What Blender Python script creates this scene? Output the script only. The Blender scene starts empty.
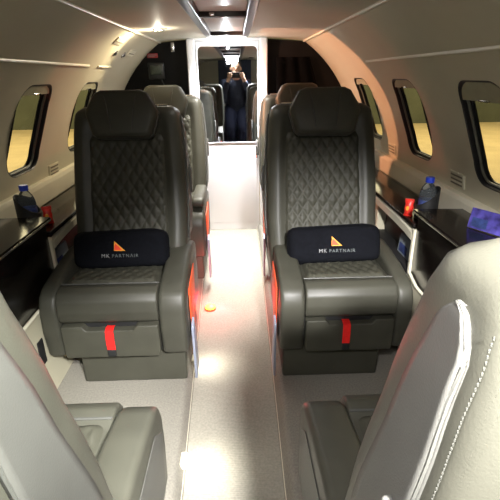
import bpy, bmesh, math, random
from mathutils import Vector, Matrix
random.seed(7)
S = bpy.context.scene
COL = S.collection
PI = math.pi

# ------------------------------------------------------------------ materials
MATS = {}
def mat(name, col, rough=0.5, metal=0.0, noise=0.0, nscale=40, bump=0.0, bscale=300, trans=0.0, ior=1.45,
        spec=0.5, emit=None, estr=0.0, coat=0.0, wave=None):
    if name in MATS: return MATS[name]
    m = bpy.data.materials.new(name); m.use_nodes = True
    nt = m.node_tree; p = nt.nodes['Principled BSDF']
    c4 = (col[0], col[1], col[2], 1)
    p.inputs['Base Color'].default_value = c4
    p.inputs['Roughness'].default_value = rough
    p.inputs['Metallic'].default_value = metal
    p.inputs['IOR'].default_value = ior
    p.inputs['Transmission Weight'].default_value = trans
    p.inputs['Specular IOR Level'].default_value = spec
    p.inputs['Coat Weight'].default_value = coat
    p.inputs['Coat Roughness'].default_value = 0.05
    if emit:
        p.inputs['Emission Color'].default_value = (*emit, 1); p.inputs['Emission Strength'].default_value = estr
    tc = nt.nodes.new('ShaderNodeTexCoord')
    if noise > 0:
        n = nt.nodes.new('ShaderNodeTexNoise'); n.inputs['Scale'].default_value = nscale; n.inputs['Detail'].default_value = 4
        nt.links.new(tc.outputs['Object'], n.inputs['Vector'])
        r = nt.nodes.new('ShaderNodeValToRGB')
        r.color_ramp.elements[0].position = 0.3; r.color_ramp.elements[1].position = 0.7
        r.color_ramp.elements[0].color = tuple(x * (1 - noise) for x in col) + (1,)
        r.color_ramp.elements[1].color = tuple(min(1, x * (1 + noise)) for x in col) + (1,)
        nt.links.new(n.outputs['Fac'], r.inputs['Fac']); nt.links.new(r.outputs['Color'], p.inputs['Base Color'])
    if bump > 0 or wave:
        b = nt.nodes.new('ShaderNodeBump'); b.inputs['Strength'].default_value = bump; b.inputs['Distance'].default_value = 0.002
        n = nt.nodes.new('ShaderNodeTexNoise'); n.inputs['Scale'].default_value = bscale; n.inputs['Detail'].default_value = 2
        nt.links.new(tc.outputs['Object'], n.inputs['Vector'])
        src = n.outputs['Fac']
        if wave:
            w = nt.nodes.new('ShaderNodeTexWave'); w.bands_direction = 'Y'; w.inputs['Scale'].default_value = wave
            w.inputs['Distortion'].default_value = 0.6; w.inputs['Detail'].default_value = 1
            nt.links.new(tc.outputs['Object'], w.inputs['Vector'])
            a = nt.nodes.new('ShaderNodeMath'); a.operation = 'ADD'
            nt.links.new(w.outputs['Fac'], a.inputs[0]); nt.links.new(n.outputs['Fac'], a.inputs[1]); src = a.outputs[0]
        nt.links.new(src, b.inputs['Height']); nt.links.new(b.outputs['Normal'], p.inputs['Normal'])
    MATS[name] = m
    return m

LEATHER = mat('leather', (0.050, 0.049, 0.037), 0.44, noise=0.10, nscale=14, bump=0.12, bscale=420, spec=0.38)
LEATHER_D = mat('leather_panel', (0.050, 0.049, 0.036), 0.52, noise=0.10, nscale=14, bump=0.12, bscale=420, spec=0.32)
SIDEP = mat('seat_side_panel', (0.066, 0.065, 0.057), 0.5, noise=0.06, nscale=20, bump=0.15, bscale=500)
PIPING = mat('piping', (0.060, 0.060, 0.052), 0.5, bump=0.2)
CREAM = mat('cream_wall', (0.52, 0.485, 0.355), 0.55, noise=0.03, nscale=5, bump=0.05, bscale=600)
CREAM_C = mat('cream_ceiling', (0.55, 0.515, 0.41), 0.6, noise=0.02, nscale=5, bump=0.05, bscale=600)
TRIMM = mat('cream_trim', (0.68, 0.64, 0.50), 0.35, noise=0.03, nscale=9)
WHITE = mat('white_panel', (0.82, 0.82, 0.82), 0.32, noise=0.01, nscale=6)
BLACKG = mat('black_gloss', (0.008, 0.006, 0.005), 0.16, noise=0.3, nscale=9, coat=0.0)
BLACKM = mat('black_matte', (0.012, 0.012, 0.012), 0.6, noise=0.2, nscale=30)
BLACKR = mat('black_rubber', (0.02, 0.02, 0.02), 0.38, noise=0.1, nscale=30)
BULK = mat('black_bulkhead', (0.003, 0.0028, 0.0028), 0.6, spec=0.2, noise=0.3, nscale=6)
CARPET = mat('carpet', (0.215, 0.20, 0.165), 0.95, noise=0.16, nscale=160, bump=0.8, bscale=500)
AISLE = mat('aisle_carpet', (0.285, 0.268, 0.218), 0.75, noise=0.14, nscale=130, bump=0.35, bscale=350, wave=48)
CHROME = mat('chrome', (0.75, 0.75, 0.74), 0.18, metal=1.0, noise=0.02)
STEELB = mat('blue_grey_metal', (0.30, 0.33, 0.42), 0.42, metal=0.3, noise=0.05)
MIRROR = mat('mirror_glass', (0.90, 0.93, 0.98), 0.012, metal=1.0)
RED = mat('red_fabric', (0.80, 0.015, 0.012), 0.6, noise=0.1, nscale=80)
ORANGER = mat('orange_red_pouch', (0.80, 0.10, 0.03), 0.5, noise=0.1, nscale=40)
PILLOW = mat('black_cloth', (0.0035, 0.004, 0.006), 0.9, spec=0.15, noise=0.25, nscale=90, bump=0.4, bscale=500)
ORANGE = mat('orange_print', (0.90, 0.06, 0.02), 0.6, noise=0.02)
YELLOW = mat('yellow_print', (0.90, 0.36, 0.03), 0.6, noise=0.02)
PRINT = mat('grey_print', (0.24, 0.24, 0.24), 0.6, noise=0.02)
PRINTD = mat('dim_print', (0.10, 0.115, 0.115), 0.6, noise=0.02)
BLUECAP = mat('blue_cap', (0.02, 0.06, 0.62), 0.35, noise=0.03)
PET = mat('clear_plastic', (0.85, 0.93, 0.98), 0.04, trans=0.95, ior=1.2, noise=0.01)
SNACK = mat('red_packet', (0.75, 0.03, 0.02), 0.35, noise=0.3, nscale=60, bump=0.4, bscale=60)
PAPER = mat('paper', (0.22, 0.25, 0.27), 0.6, noise=0.05, nscale=20)
BLUEP = mat('blue_print', (0.03, 0.05, 0.16), 0.5, noise=0.7, nscale=30)
PURPLE = mat('purple_cover', (0.06, 0.05, 0.24), 0.4, noise=0.8, nscale=35)
PLACARD = mat('red_placard', (0.35, 0.03, 0.03), 0.5, noise=0.05)
GREYP = mat('grey_plastic', (0.018, 0.019, 0.018), 0.4, noise=0.1)
VENTM = mat('vent_slot', (0.16, 0.14, 0.10), 0.6, noise=0.05)
GREYR = mat('grey_ring', (0.16, 0.16, 0.12), 0.4, noise=0.05)
SHADE = mat('window_shade', (0.32, 0.31, 0.20), 0.7, noise=0.05, nscale=30)
LAMP = mat('lamp_lens', (1, 0.97, 0.9), 0.4, emit=(1.0, 0.95, 0.82), estr=30)
LAMPW = mat('lamp_lens_white', (1, 1, 1), 0.4, emit=(0.92, 0.96, 1.0), estr=14)
LAMPR = mat('amber_lens', (1, 0.6, 0.05), 0.4, emit=(1.0, 0.55, 0.03), estr=9)
PANELC = mat('ceiling_channel_panel', (0.66, 0.63, 0.58), 0.4, noise=0.03)
DARKF = mat('dark_frame', (0.035, 0.030, 0.027), 0.3, noise=0.1)
SKIN = mat('skin', (0.52, 0.32, 0.22), 0.55, noise=0.06, nscale=30)
HAIR = mat('hair', (0.03, 0.018, 0.01), 0.5, noise=0.3, nscale=120)
SHIRT = mat('navy_shirt', (0.018, 0.024, 0.045), 0.8, noise=0.2, nscale=60, bump=0.3, bscale=200)
JEANS = mat('blue_jeans', (0.012, 0.018, 0.05), 0.8, noise=0.2, nscale=90)
SHOE = mat('dark_shoe', (0.02, 0.02, 0.02), 0.5, noise=0.1)
NAVY = mat('navy_bulkhead', (0.03, 0.045, 0.09), 0.5, noise=0.1, nscale=8)
HANGF = mat('hangar_floor', (0.55, 0.43, 0.22), 0.7, noise=0.12, nscale=0.8)
HANGW = mat('hangar_wall', (0.10, 0.11, 0.07), 0.8, noise=0.2, nscale=0.6)
m = bpy.data.materials.new('window_glass'); m.use_nodes = True
nt = m.node_tree; nt.nodes.clear()
o_ = nt.nodes.new('ShaderNodeOutputMaterial'); mx = nt.nodes.new('ShaderNodeMixShader'); tr = nt.nodes.new('ShaderNodeBsdfTransparent')
gl = nt.nodes.new('ShaderNodeBsdfGlossy'); gl.inputs['Roughness'].default_value = 0.03; lw = nt.nodes.new('ShaderNodeLayerWeight'); lw.inputs['Blend'].default_value = 0.25; fr = nt.nodes.new('ShaderNodeMath'); fr.operation = 'MULTIPLY_ADD'; fr.inputs[1].default_value = 0.22; fr.inputs[2].default_value = 0.03; nt.links.new(lw.outputs['Facing'], fr.inputs[0])
tr.inputs['Color'].default_value = (0.88, 0.9, 0.86, 1)
nt.links.new(fr.outputs[0], mx.inputs[0]); nt.links.new(tr.outputs[0], mx.inputs[1]); nt.links.new(gl.outputs[0], mx.inputs[2]); nt.links.new(mx.outputs[0], o_.inputs[0])
GLASS = m

# ------------------------------------------------------------------ helpers
def finish(bm, ang=38):
    bmesh.ops.recalc_face_normals(bm, faces=bm.faces)
    for f in bm.faces: f.smooth = True
    for e in bm.edges:
        if len(e.link_faces) == 2 and e.calc_face_angle(0) > math.radians(ang): e.smooth = False

def O(name, bm, material, parent=None, ang=38, loc=None):
    finish(bm, ang)
    me = bpy.data.meshes.new(name); bm.to_mesh(me); bm.free()
    me.materials.append(material)
    o = bpy.data.objects.new(name, me); COL.objects.link(o)
    if parent is not None: o.parent = parent
    if loc is not None: o.location = loc
    return o

def tag(o, label=None, cat=None, group=None, kind=None):
    if label: o['label'] = label
    if cat: o['category'] = cat
    if group: o['group'] = group
    if kind: o['kind'] = kind
    return o

def thing(name, loc, label, cat, group=None, rz=0):
    o = bpy.data.objects.new(name, None); COL.objects.link(o)
    o.location = loc; o.rotation_euler = (0, 0, rz); o.empty_display_size = 0.05
    return tag(o, label, cat, group)

def struct(name, bm, material, ang=38, parent=None):
    o = O(name, bm, material, parent, ang)
    if parent is None: o['kind'] = 'structure'
    return o

def copy_tree(o, parent=None):
    c = o.copy(); COL.objects.link(c)
    if parent is not None: c.parent = parent
    for ch in list(o.children): copy_tree(ch, c)
    return c

def absorb(bm, tmp):
    me = bpy.data.meshes.new('t'); tmp.to_mesh(me); tmp.free(); bm.from_mesh(me); bpy.data.meshes.remove(me)

def box(bm, x0, x1, y0, y1, z0, z1, r=0.0, seg=3, M=None):
    t = bmesh.new(); bmesh.ops.create_cube(t, size=1)
    for v in t.verts: v.co = Vector(((x0 + x1) / 2 + v.co.x * (x1 - x0), (y0 + y1) / 2 + v.co.y * (y1 - y0), (z0 + z1) / 2 + v.co.z * (z1 - z0)))
    if r > 0: bmesh.ops.bevel(t, geom=t.edges[:], offset=r, segments=seg, profile=0.5, affect='EDGES')
    if M is not None: t.transform(M)
    absorb(bm, t); return bm

def prism(bm, pts, axis, a, b, r=0.0, seg=3, M=None):
    """polygon pts in the two remaining axes, extruded along axis from a to b"""
    t = bmesh.new()
    def P(p, d):
        if axis == 'x': return (d, p[0], p[1])
        if axis == 'y': return (p[0], d, p[1])
        return (p[0], p[1], d)
    lo = [t.verts.new(P(p, a)) for p in pts]; hi = [t.verts.new(P(p, b)) for p in pts]
    n = len(pts); t.faces.new(lo); t.faces.new(hi)
    for i in range(n): t.faces.new((lo[i], lo[(i + 1) % n], hi[(i + 1) % n], hi[i]))
    bmesh.ops.recalc_face_normals(t, faces=t.faces)
    if r > 0: bmesh.ops.bevel(t, geom=t.edges[:], offset=r, segments=seg, profile=0.5, affect='EDGES')
    if M is not None: t.transform(M)
    absorb(bm, t); return bm

def loft(bm, rings, cap=True, close=True):
    R = [[bm.verts.new(p) for p in r] for r in rings]
    n = len(R[0])
    for a, b in zip(R, R[1:]):
        for i in range(n if close else n - 1):
            bm.faces.new((a[i], a[(i + 1) % n], b[(i + 1) % n], b[i]))
    if cap: bm.faces.new(R[0]); bm.faces.new(R[-1])
    return bm

def lathe(bm, prof, seg=24, c=(0, 0, 0), cap=True):
    rings = [[(c[0] + r * math.cos(2 * PI * i / seg), c[1] + r * math.sin(2 * PI * i / seg), c[2] + z) for i in range(seg)] for r, z in prof]
    return loft(bm, rings, cap)

def tube(bm, pts, r, seg=8, closed=False):
    pts = [Vector(p) for p in pts]; rings = []; n = len(pts)
    for i, p in enumerate(pts):
        a = pts[(i - 1) % n] if (closed or i > 0) else p; b = pts[(i + 1) % n] if (closed or i < n - 1) else p
        d = (b - a).normalized(); u = d.cross(Vector((0, 0, 1)))
        if u.length < 0.05: u = d.cross(Vector((0, 1, 0)))
        u.normalize(); w = d.cross(u)
        rr = r[i] if isinstance(r, (list, tuple)) else r
        rings.append([p + rr * (math.cos(2 * PI * k / seg) * u + math.sin(2 * PI * k / seg) * w) for k in range(seg)])
    if closed: rings.append(rings[0]); return loft(bm, rings, cap=False)
    return loft(bm, rings)

def rrect(hw, hh, r, n=6, sup=None):
    pts = []
    for cx, cy, a0 in ((hw - r, hh - r, 0), (-hw + r, hh - r, 90), (-hw + r, -hh + r, 180), (hw - r, -hh + r, 270)):
        for k in range(n + 1):
            a = math.radians(a0 + 90 * k / n); pts.append((cx + r * math.cos(a), cy + r * math.sin(a)))
    return pts

def interp(tab, z):
    if z <= tab[0][0]: return tab[0][1]
    for (a, va), (b, vb) in zip(tab, tab[1:]):
        if z <= b:
            t = (z - a) / (b - a); t2 = t * t * (3 - 2 * t) * 0.5 + t * 0.5
            return va + (vb - va) * t2
    return tab[-1][1]

def eval_mesh(o):
    dg = bpy.context.evaluated_depsgraph_get(); dg.update()
    return bpy.data.meshes.new_from_object(o.evaluated_get(dg))

# ------------------------------------------------------------------ cabin shell
ZC, RW = 0.55, 0.88          # cabin cross-section circle
def WX(z): return math.sqrt(max(0.0, RW * RW - (z - ZC) ** 2))
Y0, Y1 = -1.25, 3.26
AZ = -0.06                   # sunken aisle

def wall_section(side):
    zs = [-0.10 + i * (1.285 + 0.10) / 40 for i in range(41)]
    inner = [(side * WX(z), z) for z in zs]
    outer = [(side * (WX(z) + 0.036), z + (0.03 if i == 40 else 0)) for i, z in enumerate(zs)]
    return inner + outer[::-1]

WIN = {'r': [(1.35, 0.145), (1.985, 0.145), (2.665, 0.145)], 'l': [(1.795, 0.145), (2.43, 0.145), (1.15, 0.145)]}
WZ0, WZ1 = 0.705, 1.045
WINS = []
wn = 0
for side, key, nm in ((1, 'r', 'wall_right'), (-1, 'l', 'wall_left')):
    bm = bmesh.new(); prism(bm, wall_section(side), 'y', Y0, Y1)
    w = struct(nm, bm, CREAM)
    cb = bmesh.new()
    for yc, hw in WIN[key]:
        pts = [(yc + p[0], (WZ0 + WZ1) / 2 + p[1]) for p in rrect(hw, (WZ1 - WZ0) / 2, 0.075, 8)]
        prism(cb, pts, 'x', side * 0.55, side * 1.1)
    cut = O('cutter', cb, CREAM)
    md = w.modifiers.new('b', 'BOOLEAN'); md.operation = 'DIFFERENCE'; md.object = cut; md.solver = 'EXACT'
    me = eval_mesh(w); w.modifiers.clear(); w.data = me
    bm = bmesh.new(); bm.from_mesh(me); finish(bm); bm.to_mesh(me); bm.free()
    bpy.data.objects.remove(cut)
    for yc, hw in WIN[key]:
        wn += 1; zc = (WZ0 + WZ1) / 2; hh = (WZ1 - WZ0) / 2
        def ring(sc, dx, off=0.0):
            out = []
            for p in rrect(hw * 1.0 + off, hh + off, 0.075 + off, 8):
                z = zc + p[1] * sc; out.append((side * (WX(z) + dx), yc + p[0] * sc, z))
            return out
        bm = bmesh.new()
        loft(bm, [ring(1, 0.0005, 0.0015), ring(1, -0.001, 0.001), ring(1, -0.0012, 0.0), ring(1, 0.002, -0.003), ring(1, 0.016, -0.003), ring(1, 0.017, -0.007),
                  ring(1, 0.032, -0.008), ring(1, 0.033, -0.014), ring(1, 0.040, -0.014), ring(1, 0.040, -0.0005), ring(1, 0.0005, 0.0)], cap=False)
        fr_ = struct('window_%d' % wn, bm, BLACKR)
        bm = bmesh.new(); tube(bm, ring(1, 0.020, -0.010), 0.0045, 6, closed=True); tag(O('trim_ring', bm, GREYR, fr_), 'olive grey inner ring')
        bm = bmesh.new()
        rg = ring(1, 0.0365, -0.0135); bm.faces.new([bm.verts.new(p) for p in rg])
        O('pane', bm, GLASS, fr_)
        # pulled-down strip of the shade: a curved slat across the top
        bm = bmesh.new(); zt, zb = zc + hh - 0.004, zc + hh - (0.060 if (key == 'r' and yc < 1.5) else 0.036)
        rr = []
        for z in [zb + (zt - zb) * k / 6 for k in range(7)]:
            d = max(0, z - (zc + hh - 0.08)); hwz = hw - 0.004 - (0.072 - math.sqrt(max(0, 0.072 ** 2 - min(d, 0.072) ** 2)))
            rr.append([(side * (WX(z) + 0.006), yc - hwz, z), (side * (WX(z) + 0.006), yc + hwz, z), (side * (WX(z) + 0.011), yc + hwz, z), (side * (WX(z) + 0.011), yc - hwz, z)])
        loft(bm, rr); tag(O('shade', bm, SHADE, fr_), 'olive strip of the lowered shade')
        bm = bmesh.new(); box(bm, -0.006, 0.006, -0.03, 0.03, -0.004, 0.004, 0.003)
        h = O('shade_handle', bm, CHROME, fr_); h.location = (side * (WX(zb) + 0.003), yc, zb + 0.003)

# ceiling with the recessed centre channel
CX0, CX1, CZ = -0.165, 0.105, 1.305
XA = WX(1.28)
def cz(x): return 1.305 - 0.022 * (abs(x) / XA) ** 2.5
for nm, xs in (('ceiling', None),):
    bm = bmesh.new()
    a = [(-XA - 0.02, 1.275)] + [(-XA + (CX0 + XA) * k / 10, cz(-XA + (CX0 + XA) * k / 10)) for k in range(11)]
    a += [(CX0, 1.345), (CX1, 1.345)]
    a += [(CX1 + (XA - CX1) * k / 10, cz(CX1 + (XA - CX1) * k / 10)) for k in range(11)] + [(XA + 0.02, 1.275), (XA + 0.02, 1.40), (-XA - 0.02, 1.40)]
    prism(bm, a, 'y', Y0, Y1)
    struct(nm, bm, CREAM_C)
# the crease where valance meets ceiling, and the ridge over the windows
def strip(name, side, z, y0, y1, w=0.010, t=0.006, m_=TRIMM, x=None):
    bm = bmesh.new(); xx = WX(z) if x is None else x
    box(bm, side * xx - t, side * xx + t, y0, y1, z - w / 2, z + w / 2, 0.002, 2)
    o = struct(name, bm, m_); return o
strip('trim_1', -1, 1.12, Y0, 2.22); strip('trim_2', 1, 1.125, Y0, 2.30)
strip('trim_3', -1, 1.279, Y0, Y1 - 0.02, x=XA - 0.004); strip('trim_4', 1, 1.279, Y0, Y1 - 0.02, x=XA - 0.004)
strip('trim_5', -1, 1.12, 2.36, 2.60, m_=CREAM); 
# dado rail along the lower wall
for side, nm in ((-1, 'trim_6'), (1, 'trim_7')):
    bm = bmesh.new()
    prism(bm, [(side * (WX(0.56) + 0.005), 0.545), (side * (WX(0.56) - 0.030), 0.545), (side * (WX(0.62) - 0.028), 0.62), (side * (WX(0.64) - 0.020), 0.638), (side * (WX(0.645) + 0.004), 0.642)], 'y', Y0 + 0.02, Y1 - 0.03, 0.002)
    struct(nm, bm, TRIMM)

# floor: side decks either side of the sunken, tapered aisle
def aisle_l(y): return -0.168 - 0.057 * max(0, min(1, (y - 0.9) / 2.1))
def aisle_r(y): return 0.138 + 0.027 * max(0, min(1, (y - 0.9) / 2.1))
bm = bmesh.new()
ys = [Y0, 0.9, 1.4, 1.9, 2.4, 2.9, Y1]
for f, s in ((aisle_l, -1), (aisle_r, 1)):
    rings = []
    for y in ys:
        e = f(y) + s * 0.010
        rings.append([(s * 0.78, y, 0), (e + s * 0.022, y, 0), (e + s * 0.008, y, -0.004), (e, y, -0.016), (f(y) - s * 0.01, y, AZ - 0.01), (f(y) - s * 0.01, y, -0.12), (s * 0.78, y, -0.12)])
    loft(bm, rings)
struct('floor', bm, CARPET, 60)
bm = bmesh.new()
loft(bm, [[(aisle_l(y) - 0.002, y, AZ), (aisle_r(y) + 0.002, y, AZ), (aisle_r(y) + 0.002, y, AZ - 0.05), (aisle_l(y) - 0.002, y, AZ - 0.05)] for y in ys])
tag(O('aisle_runner', bm, AISLE), 'pale ribbed carpet runner along the sunken aisle between the seats', 'carpet')
# polished edge strips of the aisle
for f, s, nm in ((aisle_l, -1, 'trim_8'), (aisle_r, 1, 'trim_9')):
    bm = bmesh.new(); tube(bm, [(f(y) + s * 0.002, y, AZ + 0.008) for y in ys], 0.006, 6)
    struct(nm, bm, TRIMM)

# ------------------------------------------------------------------ aft bulkhead and door
DXC = -0.035
bm = bmesh.new(); ub = Y1 - 0.03
def half(side):
    zs = [0 + i * 1.28 / 24 for i in range(25)]
    e = DXC + side * 0.262
    return [(e, 0)] + [(side * (WX(z) - 0.003), z) for z in zs] + [(e, 1.297)]
for s in (-1, 1): prism(bm, half(s), 'y', ub, ub + 0.02)
struct('wall_back', bm, BULK)
yf = ub
bm = bmesh.new()                                # door leaf
box(bm, DXC - 0.215, DXC + 0.215, yf - 0.012, yf + 0.02, AZ, 1.285, 0.004)
d = struct('door_1', bm, WHITE)
bm = bmesh.new(); box(bm, DXC - 0.195, DXC + 0.195, yf - 0.018, yf - 0.010, 0.00, 0.60, 0.004); O('kick_panel', bm, WHITE, d)
bm = bmesh.new(); box(bm, 0, 0.02, -0.02, 0, 0, 0.09, 0.005); O('door_handle', bm, CHROME, d, loc=(DXC + 0.185, yf - 0.012, 0.50))
bm = bmesh.new()                                # door surround
for s in (-1, 1):
    box(bm, DXC + s * 0.245 - 0.027, DXC + s * 0.245 + 0.027, yf - 0.055, yf + 0.01, AZ, 1.30, 0.010)
box(bm, DXC - 0.27, DXC + 0.27, yf - 0.050, yf + 0.01, 1.285, 1.303, 0.006)
struct('trim_10', bm, WHITE)
mr = thing('mirror', (DXC, yf - 0.012, 0.935), 'tall mirror on the white door, reflecting the photographer', 'mirror')
MW, MH = 0.206, 0.320
bm = bmesh.new(); prism(bm, rrect(MW, MH, 0.035), 'y', -0.006, 0.0, 0.001, 1); O('mirror_glass', bm, MIRROR, mr)
bm = bmesh.new(); tube(bm, [(p[0], -0.004, p[1]) for p in rrect(MW + 0.002, MH + 0.002, 0.037)], 0.006, 8, closed=True); tag(O('mirror_frame', bm, WHITE, mr), 'thin white rim')

# fittings on the dark bulkhead
pl = thing('wall_placard', (-0.545, ub - 0.001, 1.20), 'small red placard on the black bulkhead above the grey handset', 'sign')
bm = bmesh.new(); box(bm, -0.036, 0.036, -0.006, 0, -0.014, 0.014, 0.003); O('plate', bm, PLACARD, pl)
bm = bmesh.new()
for k in range(2): box(bm, -0.028, 0.028 - 0.012 * k, -0.0075, -0.005, 0.002 - 0.010 * k, 0.006 - 0.010 * k)
O('print_line', bm, PRINT, pl)
hs = thing('wall_handset', (-0.525, ub - 0.001, 1.10), 'grey handset box on the black bulkhead under the red placard', 'phone')
bm = bmesh.new(); box(bm, -0.055, 0.055, -0.028, 0, -0.05, 0.055, 0.008); O('housing', bm, GREYP, hs)
bm = bmesh.new(); box(bm, -0.038, 0.038, -0.032, -0.026, -0.02, 0.038, 0.004); tag(O('screen', bm, mat('handset_screen', (0.04, 0.05, 0.035), 0.4, noise=0.05), hs), 'olive grey screen')
bm = bmesh.new(); tube(bm, [(0.03, -0.015, -0.05), (0.05, -0.03, -0.09), (0.02, -0.03, -0.13), (0.035, -0.02, -0.17)], 0.006); O('cord', bm, BLACKR, hs)
hk = thing('coat_hook', (-0.405, ub + 0.001, 1.25), 'small chrome coat hook high on the black bulkhead', 'hook')
bm = bmesh.new(); box(bm, -0.012, 0.012, -0.008, 0, -0.03, 0.03, 0.003); O('plate', bm, CHROME, hk)
bm = bmesh.new(); tube(bm, [(0, -0.008, 0.005), (0, -0.03, -0.005), (0, -0.038, -0.02), (0, -0.045, -0.005)], 0.005); O('hook', bm, CHROME, hk)
# dark drape of the right-hand closet
bm = bmesh.new(); rows = []
for j in range(14):
    z = 0.62 + 0.56 * j / 13
    rows.append([(0.30 + 0.30 * i / 40 * (1 - 0.25 * max(0, (z - 0.95) / 0.23)), ub - 0.030 - 0.007 * math.sin(i * 0.45 + 0.6 * math.sin(z * 9)), z) for i in range(41)])
loft(bm, rows, cap=False, close=False)
cu = O('closet_curtain', bm, mat('black_satin', (0.002, 0.002, 0.002), 1.0, spec=0.05, noise=0.3, nscale=20)); md = cu.modifiers.new('s', 'SOLIDIFY'); md.thickness = 0.006
tag(cu, 'black satin curtain hanging on the aft bulkhead beside the mirror door', 'curtain')

# ------------------------------------------------------------------ ceiling channel
ch = thing('ceiling_channel', (0, 0, CZ), 'dark framed light channel along the middle of the ceiling', 'ceiling panel')
YE = 2.98
for x0, x1 in ((CX0, CX0 + 0.036), (CX1 - 0.036, CX1)):
    bm = bmesh.new(); box(bm, x0, x1, Y0 + 0.02, YE, -0.012, 0.038, 0.004); O('side_rail', bm, DARKF, ch)
for y in (-0.30, 0.55, 1.30, 2.06, YE - 0.03):
    bm = bmesh.new(); box(bm, CX0 + 0.036, CX1 - 0.036, y - 0.025, y + 0.025, -0.008, 0.038, 0.004); O('crossbar', bm, DARKF, ch)
yl = [Y0 + 0.02, -0.30, 0.55, 1.30, 2.06, YE - 0.03]
for a, b in zip(yl, yl[1:]):
    bm = bmesh.new(); box(bm, CX0 + 0.037, CX1 - 0.037, a + 0.026, b - 0.026, 0.012, 0.030, 0.004); O('cover_panel', bm, PANELC, ch)
for i, (x, y) in enumerate(((-0.075, 2.034), (0.065, 2.934), (-0.09, 2.934))):
    bm = bmesh.new(); box(bm, x - 0.012, x + 0.012, y - 0.004, y, -0.004, 0.008, 0.002); O('catch', bm, CHROME, ch)
bl = thing('door_light', (0.0 + DXC, 3.08, 1.303), 'bright white strip light in the ceiling just before the mirror door', 'light')
bm = bmesh.new(); box(bm, -0.13, 0.13, -0.03, 0.03, -0.008, 0.001, 0.004); O('housing', bm, WHITE, bl)
bm = bmesh.new(); box(bm, -0.12, 0.12, -0.022, 0.022, -0.011, -0.006, 0.002); O('lens', bm, LAMPW, bl)

# ------------------------------------------------------------------ downlights, vents
def light(name, kind, loc, energy, col, rot=None, **k):
    l = bpy.data.lights.new(name, kind); l.energy = energy; l.color = col
    for a, v in k.items(): setattr(l, a, v)
    o = bpy.data.objects.new(name, l); COL.objects.link(o); o.location = loc
    if rot: o.rotation_euler = rot
    return o
def aim(o, p):
    o.rotation_euler = (Vector(p) - o.location).to_track_quat('-Z', 'Y').to_euler()

def downlight(x, y, label):
    z = cz(x)
    t = thing('ceiling_downlight', (x, y, z), label, 'light', 'round ceiling downlights')
    bm = bmesh.new(); lathe(bm, [(0.022, 0.004), (0.034, 0.004), (0.034, -0.004), (0.029, -0.007), (0.023, -0.006), (0.022, 0.004)], 24, cap=False); O('bezel', bm, CHROME, t)
    bm = bmesh.new(); lathe(bm, [(0.022, 0.002), (0.022, -0.003), (0.012, -0.005), (0.002, -0.0055)], 20); O('lens', bm, LAMP, t)
downlight(-0.370, 2.48, 'glaring round downlight in the ceiling above the window wall by the red placard')
downlight(0.24, -0.16, 'round downlight in the ceiling right over the brightly lit seat back')

def wall_fit(side, y, z):                        # local frame lying on the wall
    n = Vector((-side * WX(z), 0, -(z - ZC))).normalized(); t = Vector((0, 1, 0)); u = n.cross(t) * (1 if side > 0 else -1)
    if u.z < 0: u = -u
    M = Matrix((t, u, n)).transposed().to_4x4(); M.translation = Vector((side * WX(z), y, z)); return M
def vent(side, y, z, label, w=0.09, n=3, hh=0.008):
    t = thing('air_vent', (0, 0, 0), label, 'vent', 'slotted air vents in the cream walls')
    t.matrix_world = wall_fit(side, y, z)
    bm = bmesh.new(); box(bm, -w / 2 - 0.012, w / 2 + 0.012, -n * hh - 0.004, n * hh + 0.004, -0.008, 0.006, 0.003); O('plate', bm, CREAM, t)
    for k in range(n):
        bm = bmesh.new(); yy = (k - (n - 1) / 2) * hh * 2; box(bm, -w / 2, w / 2, yy - 0.003, yy + 0.003, 0.004, 0.0075); O('slot', bm, VENTM, t)
vent(1, 1.62, 0.685, 'slotted vent in the cream wall behind the bottle and the standing brochure')
vent(1, 2.37, 0.685, 'slotted vent in the pink lit wall, beside the backrest of the facing seat')
vent(-1, 2.10, 0.66, 'slotted vent low in the cream wall under the gap between windows, above the black ledge')
for i, (y, z) in enumerate(((2.48, 1.185), (2.66, 1.185))):
    t = thing('gasper_nozzle', (0, 0, 0), ('chrome air nozzle in the curved panel under the glaring downlight', 'second chrome air nozzle nearer the black bulkhead')[i], 'air nozzle', 'chrome air nozzles')
    t.matrix_world = wall_fit(-1, y, z)
    bm = bmesh.new(); lathe(bm, [(0.020, -0.003), (0.020, 0.004), (0.014, 0.007), (0.012, 0.003)], 20); O('ring', bm, CHROME, t)
    bm = bmesh.new(); lathe(bm, [(0.011, 0.002), (0.010, 0.010), (0.004, 0.013)], 16); O('nozzle', bm, BLACKR, t)
for i, (y, z) in enumerate(((2.38, 1.235), (2.80, 1.20))):
    t = thing('service_slot', (0, 0, 0), ('flush cream service flap above the first chrome air nozzle', 'flush cream service flap nearest the black bulkhead arch')[i], 'panel', 'service flaps above the seats')
    t.matrix_world = wall_fit(-1, y, z)
    bm = bmesh.new(); box(bm, -0.075, 0.075, -0.022, 0.022, -0.01, 0.005, 0.003); O('flap', bm, TRIMM, t)
    bm = bmesh.new(); box(bm, -0.06, 0.06, -0.006, -0.002, 0.003, 0.0065); O('slot', bm, VENTM, t)

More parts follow.
